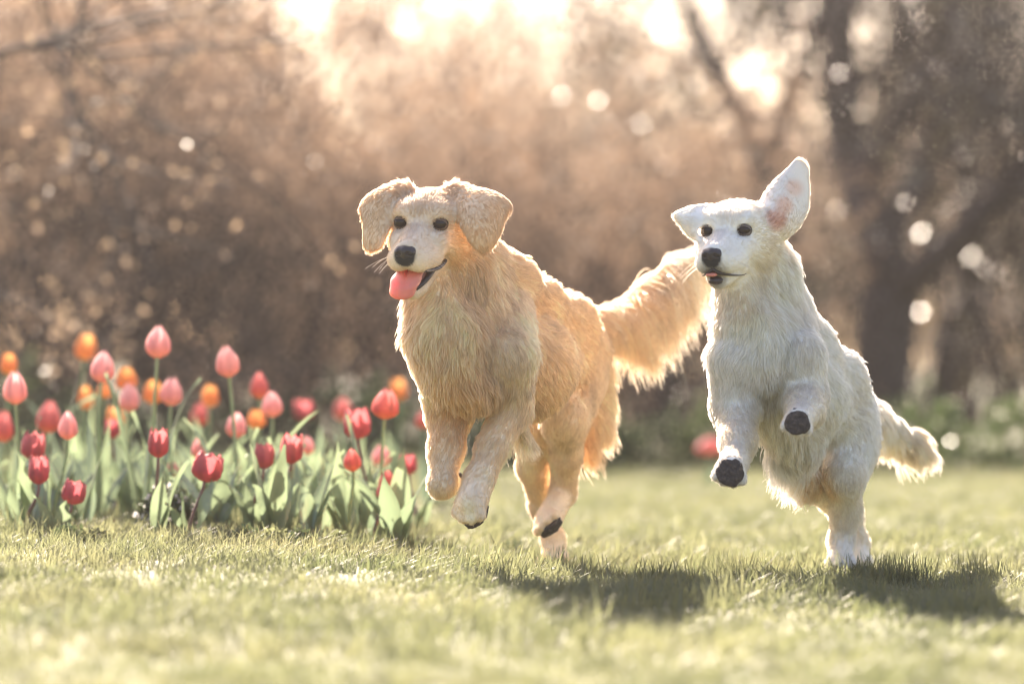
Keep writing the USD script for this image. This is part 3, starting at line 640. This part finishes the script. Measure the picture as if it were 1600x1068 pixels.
TUL = [  # px, tip y, width, height, distance, kind, tilt, label
 (22, 579, 36, 52, 7.9, 'pink', 0, 'pale pink pointed tulip nearest the left edge of the bed'),
 (14, 550, 26, 34, 8.8, 'orange', 0, 'blurred orange tulip just behind the pale pink one at the left edge'),
 (137, 520, 32, 42, 9.6, 'orange', 0, 'tall blurred orange tulip at the back, highest of the orange ones'),
 (163, 547, 36, 50, 8.1, 'pink', .25, 'salmon pink tulip leaning right in front of an orange one'),
 (165, 597, 26, 24, 9.0, 'orange', 0, 'small orange tulip half hidden below the salmon pink leaning one'),
 (249, 508, 38, 51, 8.0, 'pink', .12, 'tallest pink tulip standing high over the bed on its long pale stem'),
 (197, 573, 30, 36, 9.0, 'orange', 0, 'orange tulip directly above the round pink bloom in the left half'),
 (202, 597, 31, 45, 8.5, 'pink', 0, 'round soft pink tulip below an orange one'),
 (133, 602, 22, 36, 9.4, 'orange', 0, 'small blurred orange tulip under the tall orange one at the back'),
 (239, 593, 30, 37, 9.0, 'orange', 0, 'orange tulip behind the stem of the tallest pink tulip'),
 (270, 588, 34, 45, 8.2, 'pink', .05, 'pink tulip with pale rim to the right of the tallest one'),
 (78, 624, 36, 52, 8.6, 'coral', 0, 'large orange and red tulip behind the thin stemmed pink one'),
 (106, 641, 30, 45, 7.75, 'pink', 0, 'slender coral pink tulip on a thin dark stem in the left foreground'),
 (178, 633, 28, 34, 9.0, 'orange', 0, 'orange tulip low above a small red bud'),
 (175, 654, 22, 30, 8.4, 'red', 0, 'small dark red tulip bud below an orange bloom'),
 (55, 674, 36, 44, 7.8, 'red', .1, 'frilled crimson tulip behind a broad grey green leaf at left'),
 (62, 711, 31, 45, 7.6, 'red', .1, 'frilled crimson tulip standing low at the front left of the bed'),
 (120, 750, 36, 38, 7.55, 'red', .4, 'crimson tulip lying low among leaves near the grass'),
 (249, 668, 31, 46, 7.55, 'red', 0, 'upright crimson tulip on a thin dark stem beside the white cushion plant'),
 (310, 682, 24, 34, 8.1, 'pink', 0, 'small pink tulip low between leaves left of the open crimson one'),
 (312, 628, 27, 36, 9.5, 'coral', 0, 'far blurred red orange tulip in front of the dark hedge'),
 (329, 599, 26, 36, 9.2, 'orange', 0, 'orange tulip left of the tall pointed pink one with red base'),
 (353, 539, 36, 50, 8.0, 'pink', 0, 'tall pointed pink tulip with a red base in the middle of the bed'),
 (330, 707, 46, 46, 7.55, 'red', .5, 'wide open crimson parrot tulip at the front of the bed'),
 (371, 643, 30, 40, 8.3, 'pink', 0, 'short rosy pink tulip left of the yellow tipped orange one'),
 (405, 580, 28, 42, 8.7, 'coral', .05, 'red orange tulip above the oval pale pink one'),
 (400, 637, 30, 32, 8.6, 'orange', 0, 'round orange tulip with yellow tips'),
 (424, 610, 31, 41, 8.4, 'pink', 0, 'oval pale pink tulip below a red orange one'),
 (414, 692, 31, 40, 7.7, 'red', 0, 'crimson tulip left of the broad rosy red one'),
 (457, 678, 34, 46, 7.7, 'red', 0, 'broad rosy red tulip beside a long slanting leaf'),
 (478, 680, 26, 30, 8.4, 'pink', 0, 'peach pink tulip half hidden behind the broad rosy red one'),
 (474, 625, 30, 30, 10.2, 'red', 0, 'faint far red tulip above the long slanting leaf'),
 (535, 621, 28, 34, 10.6, 'coral', 0, 'faint far orange tulip left of the tall crimson red one'),
 (557, 637, 40, 48, 8.0, 'red', -.1, 'tall rosy crimson tulip with streaked petals left of the golden dog'),
 (605, 606, 42, 48, 7.9, 'coral', .2, 'big bright red tulip next to the chest of the golden dog'),
 (549, 700, 26, 36, 7.7, 'coral', 0, 'small dull red tulip bud standing under the tall crimson one'),
 (594, 694, 28, 34, 8.6, 'pink', 0, 'blurred pink tulip behind a long leaf beside the golden dog'),
 (637, 709, 26, 32, 8.2, 'red', 0, 'red tulip nearest the folded paw of the golden dog'),
 (607, 733, 24, 34, 7.9, 'coral', .3, 'hanging red tulip among leaves, upper one of two'),
 (601, 756, 20, 25, 7.7, 'red', .3, 'small red tulip low in the leaves, lower one of two'),
 (622, 590, 26, 34, 10.4, 'orange', 0, 'blurred orange tulip right behind the chest of the golden dog'),
 (660, 642, 22, 26, 9.8, 'coral', 0, 'blurred red tulip close beside the front leg of the golden dog'),
 (1108, 683, 44, 26, 12.5, 'coral', 0, 'far blurred red tulip on the lawn edge beside the paw of the white dog'),
 (8, 640, 30, 50, 8.6, 'coral', 0, 'dark red tulip cut by the left edge of the picture'),
 (268, 720, 22, 24, 8.2, 'pink', 0, 'small pink tulip among the white flowers of the cushion plant'),
]
for row in TUL: tulip(*row)
# leafy young plants without a flower fill the bed
rt = np.random.default_rng(9)
for k in range(58):
    px, d = rt.uniform(-60, 640), rt.uniform(7.55, 9.2); x = (px - 800) / _f * d
    t = thing('tulip_plant', 'young tulip plant of broad grey green leaves without a flower', 'plant', (x, d, float(ground(x, d))), 'tulip plants without flowers')
    for q in range(4):
        part('leaf', strap_leaf(rt, rt.uniform(.11, .21), rt.uniform(.026, .050), rt.uniform(0, 6.28), rt.uniform(.15, .95), rt.uniform(0, .7), np.zeros(3)), tleaf, t, smooth=True)

# the white flowering cushion among the tulips, and weeds along the edge of the bed
white_petal = leaf_material('white_blossom', [(.1, (.72, .70, .66)), (.9, (.85, .83, .80))], .35, .5, gloss=.03)
cushion_leaf = leaf_material('cushion_leaf', [(.1, (.06, .085, .035)), (.9, (.14, .17, .07))], .35, .4, gloss=.06)
rc = np.random.default_rng(31)
def dome_points(n, rx, rz, lo=0.):
    v = norm(rc.normal(size=(n, 3))); v[:, 2] = np.abs(v[:, 2]); return v * np.array([rx, rx * .8, rz]) * rc.uniform(.75, 1.05, (n, 1)) + [0, 0, lo]
x0 = (262 - 800) / _f * 7.72; c0 = np.array([x0, 7.72, float(ground(x0, 7.72))])
t = thing('cushion_plant', 'low dark cushion plant covered in tiny white flowers behind the upright crimson tulip', 'plant', c0)
part('foliage', leaves(rc, dome_points(1500, .062, .085), .014), cushion_leaf, t, smooth=False)
part('blossom', join([leaves(rc, np.repeat(p[None], 5, 0) + rc.normal(0, .001, (5, 3)), .009, .2) for p in dome_points(130, .066, .092)]), white_petal, t, smooth=False)
for k, (px, d) in enumerate(((340, 7.36), (385, 7.34), (430, 7.36), (470, 7.33), (520, 7.38), (110, 7.34), (155, 7.36), (800, 7.9), (900, 8.4))):
    x0 = (px - 800) / _f * d
    t = thing('weed', 'small leafy weed in the grass along the front edge of the tulip bed' if k < 7 else 'small leafy weed in the open lawn behind the golden dog', 'plant', (x0, d, float(ground(x0, d))), 'weeds along the bed' if k < 7 else 'weeds in the lawn')
    part('foliage', leaves(rc, dome_points(170, .032, .030), .013), cushion_leaf if k % 2 else grass_mat, t, smooth=False)
def build_dog(dog, b, H, J, pads, open_mouth, n_hair, seed, tint, keep=(), marks=(), lid=None):
    skin = b.mesh(.004)
    attr = b.blend(skin.vertices)
    streak = fbm(skin.vertices * np.array([26, 26, 9.]), 3, seed)[:, None] - .5
    attr[:, 4:7] = np.clip(attr[:, 4:7] * (1 + .5 * streak * tint), 0, .95)
    for c, r, to, amt in marks:                                       # small patches of other coat colour; in the ear, pink with painted sun glow
        w = (amt * smoothstep(r, r * .35, np.linalg.norm(skin.vertices - c, axis=1)))[:, None]; attr[:, 4:7] = attr[:, 4:7] * (1 - w) + w * np.array(to)
    base = attr[:, 4:7]; colv = base * .86  # skin darker than the coat, painted shade between the strands
    w = smoothstep(.021, .017, np.linalg.norm(skin.vertices - H(0, NOSE_L[1] + .002, NOSE_L[2] - .004), axis=1) / H.k)[:, None]; colv = colv * (1 - w) + w * .035
    for sx in (1, -1):                                                # dark rims of the eyes
        c = H(sx * EYE_L[0], EYE_L[1] + .006, EYE_L[2]); w = smoothstep(.0145, .0115, np.linalg.norm(skin.vertices - c, axis=1))[:, None]
        colv = colv * (1 - w) + w * np.array([.05, .03, .02])
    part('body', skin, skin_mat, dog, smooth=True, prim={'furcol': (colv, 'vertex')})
    face_parts(dog, H, J, open_mouth, lid)
    out = [(H(sx * EYE_L[0], EYE_L[1] + .012, EYE_L[2]), .0108 * H.k) for sx in (1, -1)] + [(H(0, NOSE_L[1] + .004, NOSE_L[2]), .0185 * H.k)] + list(keep)
    if open_mouth: out += [(J(0, y, .030), .024 * H.k) for y in (.03, .05, .07, .09, .105)]
    for foot in pads:
        for c, r, R in foot:
            m = trimesh.creation.icosphere(2); v = m.vertices * (1 + .35 * (noise(m.vertices * 2.6 + c * 50, 4)[:, None] - .5))
            m.vertices = c + (v * r) @ R.T
            part('paw_pad', m, pad_mat, dog, smooth=True); out.append((c, r.max() * .84))
    q, wd, col = fur(b, skin, attr, n_hair, seed, out)
    curves('coat', q, wd, fur_mat, dog, col)
    W = []
    rng = np.random.default_rng(seed)
    for sx in (1, -1):                                                # whiskers
        for i in range(5):
            p0 = H(sx * .026, .045 + .035 * rng.random(), -.045 - .015 * rng.random()); dr = H.v(sx * 1.0, -.2 - .5 * rng.random(), -.1 - .3 * rng.random())
            t = np.linspace(0, 1, 5)[:, None]; L = rng.uniform(.035, .06)
            W.append(p0 + L * t * dr - np.array([0, 0, .018]) * t ** 2)
    curves('whiskers', np.array(W), np.array([.0005, .0005, .0004, .0003, .0002]), fur_mat, dog, np.tile([.8, .75, .68], (len(W), 1)))

# ---- the golden dog
GOLD, DEEP, PALE = np.array([.90, .70, .475]), np.array([.81, .56, .325]), np.array([.94, .84, .70])
dog1 = thing('golden_retriever', 'golden retriever with open mouth and hanging pink tongue running beside the tulip bed', 'dog')
H1 = Head(659, 346, 6.9, 15., -10., -2.8, 1.06)
b = Body(); A = at
FACE, LEG1 = np.array([.83, .66, .49]), np.array([.89, .73, .54])
J1 = make_head(b, H1, FACE, np.array([.78, .60, .43]), np.array([.82, .58, .36]), True)
ruff = dict(k=.04, lift=.42)
b.chain([A(690, 372, 7.0), A(722, 435, 7.04), A(742, 505, 7.06)], [.058, .066, .086], length=.028, col=GOLD * .5 + PALE * .5, **ruff)
b.cone(A(664, 436, 6.98), A(682, 512, 6.97), .034, .058, length=.032, col=GOLD * .4 + PALE * .6, flow=[-.1, -.1, -1], **ruff)
b.cone(A(738, 402, 7.05), A(797, 440, 7.12), .046, .040, length=.020, col=GOLD, flow=[.5, .4, -.5], **ruff)
b.ell(A(703, 550, 6.965), np.array([.066, .060, .082]), k=.035, length=.032, col=GOLD * .75 + PALE * .25, flow=[.1, -.1, -1], lift=.42)
b.ell(A(738, 602, 7.0), np.array([.060, .066, .046]), k=.03, length=.032, col=GOLD * .85 + DEEP * .15, flow=[.2, .1, -1], lift=.4)
back = dict(k=.04, length=.021, lift=.36)
b.chain([A(745, 545, 7.06), A(812, 572, 7.22), A(866, 560, 7.42), A(896, 560, 7.52)], [.094, .095, .060, .058], col=GOLD, flow=[.45, .6, -.75], **back)
b.chain([A(797, 440, 7.12), A(838, 476, 7.28), A(886, 506, 7.42), A(906, 548, 7.55)], [.040, .042, .047, .052], col=GOLD * .85 + DEEP * .15, flow=[.5, .7, -.35], **back)
# dog's left shoulder and foreleg (right in the picture)
leg = dict(k=.02, length=.0125, lift=.34, dens=1.4)
arm = dict(k=.013, length=.020, lift=.34, dens=1.2)
b.chain([A(800, 480, 7.08), A(797, 556, 6.985), A(798, 636, 7.05)], [.036, .047, .0345], col=GOLD * .35 + PALE * .65, **arm)
b.chain([A(798, 636, 7.05), A(770, 700, 7.0), A(749, 748, 6.96)], [.0345, .0265, .0245], col=LEG1, **leg)
pads1 = [make_paw(b, A(749, 748, 6.96), A(736, 788, 6.92), A(722, 832, 6.90) - A(740, 775, 6.92), A(790, 800, 7.02) - A(735, 790, 6.93), .0285, LEG1)]
b.cone(A(806, 662, 7.08), A(826, 694, 7.13), .016, .006, k=.02, length=.050, col=PALE, flow=[.6, .35, -.6], lift=.5)
# dog's right foreleg, folded at the wrist (left in the picture)
b.chain([A(728, 480, 7.1), A(688, 562, 7.0), A(702, 640, 7.06)], [.036, .046, .040], col=GOLD * .45 + PALE * .55, **arm)
b.chain([A(702, 640, 7.06), A(697, 700, 7.02), A(690, 756, 6.98)], [.039, .0285, .0235], col=LEG1, **leg)
pads1.append(make_paw(b, A(691, 756, 6.985), A(701, 755, 7.055), A(712, 745, 7.16) - A(700, 757, 7.03), A(712, 700, 7.10) - A(705, 757, 7.06), .0245, LEG1))
# hind legs
b.ell(A(893, 608, 7.5), np.array([.050, .088, .092]), k=.035, length=.020, col=GOLD * .8 + DEEP * .2, flow=[.2, .1, -1], lift=.38)
b.chain([A(900, 592, 7.5), A(882, 655, 7.40), A(884, 712, 7.46), A(880, 770, 7.52)], [.058, .042, .027, .0225], col=LEG1, **leg)
pads1.append(make_paw(b, A(880, 770, 7.52), A(855, 814, 7.41), A(838, 826, 7.33) - A(862, 812, 7.43), A(846, 852, 7.28) - A(852, 812, 7.40), .0255, LEG1))
b.chain([A(862, 598, 7.58), A(838, 676, 7.48), A(832, 728, 7.53), A(847, 790, 7.60), A(864, 842, 7.55)], [.052, .042, .027, .0215, .020], col=LEG1, **leg)
g0 = np.array([*A(866, 868, 7.52)[:2], 0]); g0[2] = ground(g0[0], g0[1]) + .026
pads1.append(make_paw(b, A(864, 842, 7.55), g0, [-.15, -1, -.1], [0, -.1, -1], .024, LEG1))
# feathered breeches behind the thigh
b.cone(A(928, 588, 7.59), A(930, 668, 7.60), .030, .026, k=.03, length=.055, col=GOLD * .65 + PALE * .35, flow=[.75, .35, -.75], lift=.55)
b.cone(A(912, 660, 7.56), A(914, 704, 7.56), .024, .016, k=.03, length=.045, col=GOLD * .75 + DEEP * .25, flow=[.55, .3, -.95], lift=.5)
# tail: a thin core carrying a long plume
tl = dict(k=.02, lift=.34, dens=1.8)
tp = [A(926, 520, 7.58), A(958, 503, 7.65), A(1004, 466, 7.72), A(1052, 428, 7.72), A(1092, 404, 7.68)]
b.chain(tp[:2], [.034, .028], length=.04, col=GOLD, flow=[.7, .1, -.5], **tl)
b.chain(tp[1:3], [.026, .024], length=.115, col=GOLD * .8 + DEEP * .2, flow=[.45, .0, -.9], **tl)
b.chain(tp[2:4], [.024, .022], length=.110, col=GOLD * .7 + PALE * .3, flow=[.62, .0, -.75], **tl)
b.chain(tp[3:], [.022, .014], length=.080, col=PALE, flow=[.8, .0, -.5], **tl)
b.tri(A(968, 505, 7.67), A(1085, 412, 7.70), A(1060, 465, 7.70), .008, k=.02, length=.075, col=GOLD * .5 + PALE * .5, flow=[.5, 0, -.8], lift=.22, dens=1.5)
b.tri(A(968, 505, 7.67), A(1060, 465, 7.70), A(985, 540, 7.67), .008, k=.02, length=.075, col=GOLD * .5 + PALE * .5, flow=[.35, 0, -.9], lift=.22, dens=1.5)
# ears flying out sideways
ec = np.array([.80, .575, .37])
flap = dict(length=.013, lift=.15, dens=2.2)
b.sheet([[A(686, 314, 6.955), A(696, 299, 6.95), A(712, 292, 6.96), A(736, 296, 6.975)], [A(708, 334, 6.91), A(732, 315, 6.895), A(764, 307, 6.91), A(795, 316, 6.935)],
         [A(722, 355, 6.875), A(746, 341, 6.862), A(771, 335, 6.88), A(790, 338, 6.905)], [A(735, 377, 6.862), A(752, 369, 6.853), A(769, 363, 6.865), A(781, 361, 6.885)], [A(748, 392, 6.86), A(755, 394, 6.86), A(762, 391, 6.865), A(768, 385, 6.875)]],
        .0046, col=ec, flow=[.3, 0, -1], **flap)
b.sheet([[A(648, 312, 6.965), A(640, 298, 6.965), A(626, 292, 6.98), A(608, 297, 6.99)], [A(622, 324, 6.935), A(606, 309, 6.935), A(588, 305, 6.95), A(566, 316, 6.965)],
         [A(611, 344, 6.92), A(598, 336, 6.92), A(584, 334, 6.93), A(566, 338, 6.94)], [A(604, 364, 6.912), A(592, 364, 6.912), A(580, 364, 6.92), A(568, 363, 6.93)], [A(596, 384, 6.91), A(588, 390, 6.91), A(579, 391, 6.915), A(570, 387, 6.92)]],
        .0046, col=ec, flow=[-.15, 0, -1], **flap)
for p_, f_ in ((A(708, 300, 6.965), [.6, .2, .5]), (A(634, 300, 6.975), [-.6, .2, .5])):
    b.ell(p_, np.array([.016, .014, .012]), k=.015, length=.024, col=PALE * .5 + GOLD * .5, flow=f_, lift=.7, dens=1.6)
build_dog(dog1, b, H1, J1, pads1, True, 195000, 11, 1.0, lid=plain('eyelid_brown', (.13, .08, .05), .7), marks=[(H1(sx * .035, .0, .016), .022, DEEP, .5) for sx in (1, -1)] + [(H1(sx * .05, -.045, -.05), .04, DEEP, .5) for sx in (1, -1)]
          + [(A(700, 655, 7.0), .07, DEEP, .5), (A(812, 470, 7.2), .07, DEEP, .4), (A(868, 590, 7.4), .07, DEEP, .6), (A(925, 640, 7.5), .05, DEEP, .6), (A(720, 590, 6.95), .07, DEEP, .35), (H1(0, .085, -.06), .03, [.6, .5, .42], .5)])

# ---- the white dog
CREAM, WHITE = np.array([.88, .79, .64]), np.array([.965, .94, .90])
dog2 = thing('white_retriever', 'cream white retriever in mid leap with one ear flipped up and front paws raised', 'dog')
H2 = Head(1136, 358, 6.93, 20., -6., .6, 1.0)
b = Body()
FACE2 = np.array([.91, .855, .77])
J2 = make_head(b, H2, FACE2, FACE2, FACE2 * [.98, .95, .90], False)
b.chain([A(1170, 378, 7.0), A(1183, 432, 7.04), A(1190, 502, 7.05)], [.050, .063, .078], length=.026, col=WHITE * .8 + CREAM * .2, **ruff)
b.cone(A(1148, 440, 6.985), A(1160, 505, 6.975), .030, .052, length=.022, col=WHITE * .6 + CREAM * .4, flow=[0, -.1, -1], **ruff)
b.ell(A(1180, 545, 6.985), np.array([.064, .06, .080]), k=.03, length=.028, col=WHITE, flow=[.05, -.1, -1], lift=.36)
b.chain([A(1194, 550, 7.06), A(1240, 612, 7.2), A(1296, 650, 7.35), A(1314, 668, 7.42)], [.088, .086, .062, .056], col=WHITE, flow=[.45, .5, -.75], **back)
b.chain([A(1228, 470, 7.1), A(1258, 540, 7.2), A(1304, 592, 7.33), A(1322, 640, 7.42)], [.036, .042, .046, .050], col=WHITE, flow=[.5, .5, -.6], **back)
b.cone(A(1200, 625, 7.06), A(1250, 698, 7.22), .048, .036, k=.035, length=.034, col=WHITE * .8 + CREAM * .2, flow=[.2, .2, -1], lift=.42)
b.chain([A(1200, 478, 7.1), A(1149, 558, 6.97), A(1150, 636, 7.0)], [.036, .047, .041], col=WHITE, **arm)
b.chain([A(1150, 636, 7.0), A(1153, 692, 6.90), A(1148, 722, 6.84)], [.040, .0295, .0205], col=FACE2, **leg)
pads2 = [make_paw(b, A(1148, 722, 6.84), A(1141, 735, 6.79), [-.15, -.35, -.8], [0, -.9, .3], .0255, FACE2)]
b.chain([A(1236, 490, 7.10), A(1248, 558, 6.99), A(1256, 618, 7.0)], [.034, .043, .039], col=WHITE, **arm)
b.chain([A(1256, 618, 7.0), A(1258, 642, 6.88), A(1252, 651, 6.81)], [.038, .031, .024], col=FACE2, **leg)
pads2.append(make_paw(b, A(1252, 651, 6.81), A(1246, 659, 6.77), [-.15, -.35, -.8], [0, -.9, .3], .0230, FACE2))
# hind legs
b.ell(A(1328, 690, 7.38), np.array([.044, .08, .085]), k=.035, length=.018, col=WHITE, flow=[.1, 0, -1], lift=.36)
b.chain([A(1327, 690, 7.37), A(1320, 742, 7.29)], [.048, .034], k=.03, length=.018, lift=.34, col=WHITE)
b.chain([A(1320, 742, 7.29), A(1322, 795, 7.36), A(1314, 845, 7.38)], [.034, .0255, .0225], col=FACE2, **leg)
g1 = np.array([*A(1314, 876, 7.34)[:2], 0]); g1[2] = ground(g1[0], g1[1]) + .028
pads2.append(make_paw(b, A(1314, 845, 7.38), g1, [-.1, -1, -.1], [0, -.1, -1], .025, FACE2))
b.chain([A(1292, 690, 7.46), A(1272, 742, 7.38), A(1322, 800, 7.50), A(1340, 848, 7.50)], [.048, .040, .024, .020], col=CREAM * .6 + WHITE * .4, k=.025, length=.014, lift=.36)
g2 = np.array([*A(1342, 866, 7.47)[:2], 0]); g2[2] = ground(g2[0], g2[1]) + .026
pads2.append(make_paw(b, A(1340, 848, 7.50), g2, [-.1, -1, -.1], [0, -.1, -1], .022, FACE2))
b.cone(A(1222, 705, 7.22), A(1266, 755, 7.36), .020, .018, k=.03, length=.055, col=WHITE, flow=[-.5, -.1, -.8], lift=.5)
# tail
tp = [A(1350, 650, 7.50), A(1382, 672, 7.56), A(1418, 692, 7.60), A(1448, 708, 7.62)]
b.chain(tp[:2], [.030, .026], length=.045, col=WHITE * .6 + CREAM * .4, flow=[.3, .1, -.8], **tl)
b.chain(tp[1:3], [.024, .020], length=.052, col=CREAM, flow=[.45, .1, -.85], **tl)
b.chain(tp[2:], [.020, .008], length=.034, col=CREAM * .6 + WHITE * .4, flow=[.75, .1, -.55], **tl)
# ears: one flipped up and open to the front, the other folded outwards
pink = np.array([.84, .55, .41])  # ear pink pushed to orange, painting the sun that glows through
flap2 = dict(length=.010, lift=.17, dens=2.0)
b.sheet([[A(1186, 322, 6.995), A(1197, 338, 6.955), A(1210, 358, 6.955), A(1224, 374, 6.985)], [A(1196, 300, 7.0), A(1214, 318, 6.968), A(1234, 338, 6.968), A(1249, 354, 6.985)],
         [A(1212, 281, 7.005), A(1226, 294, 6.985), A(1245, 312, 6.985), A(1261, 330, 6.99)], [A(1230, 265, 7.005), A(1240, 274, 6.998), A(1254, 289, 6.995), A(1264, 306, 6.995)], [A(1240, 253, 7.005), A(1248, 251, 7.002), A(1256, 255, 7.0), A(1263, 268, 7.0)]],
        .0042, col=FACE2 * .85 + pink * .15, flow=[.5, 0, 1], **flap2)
b.sheet([[A(1116, 324, 6.97), A(1104, 340, 6.945), A(1098, 354, 6.935), A(1097, 368, 6.935)], [A(1094, 321, 6.965), A(1090, 336, 6.94), A(1087, 352, 6.925), A(1088, 374, 6.925)],
         [A(1072, 326, 6.96), A(1072, 337, 6.94), A(1074, 350, 6.93), A(1080, 370, 6.93)], [A(1054, 334, 6.955), A(1056, 339, 6.95), A(1062, 348, 6.94), A(1072, 362, 6.935)]],
        .0045, col=FACE2, flow=[-1, 0, -.3], **flap2)
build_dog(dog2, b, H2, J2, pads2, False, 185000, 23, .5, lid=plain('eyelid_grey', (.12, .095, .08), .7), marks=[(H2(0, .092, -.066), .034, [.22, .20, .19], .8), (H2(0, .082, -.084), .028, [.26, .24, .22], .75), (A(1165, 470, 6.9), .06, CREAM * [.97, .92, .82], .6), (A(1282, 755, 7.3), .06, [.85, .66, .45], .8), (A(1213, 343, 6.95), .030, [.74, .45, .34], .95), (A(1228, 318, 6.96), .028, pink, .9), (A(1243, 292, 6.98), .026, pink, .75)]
          + [(H2(sx * .035, -.004, .014), .02, [.72, .62, .5], .45) for sx in (1, -1)])
# ------------------------------------------------------------------ the sunlit air
hz = trimesh.creation.box([90, 75, 9.5]); hz.apply_translation([0, 22, 3.6])
air = usdkit.material(stage, '/World/Looks/haze', {'v': ('principled_volume', {'color': (.98, .92, .87), 'density': .0009, 'anisotropy': .85})}, [], volume='v.volume')
tag(part('haze', hz, air, None, smooth=False), kind='stuff')
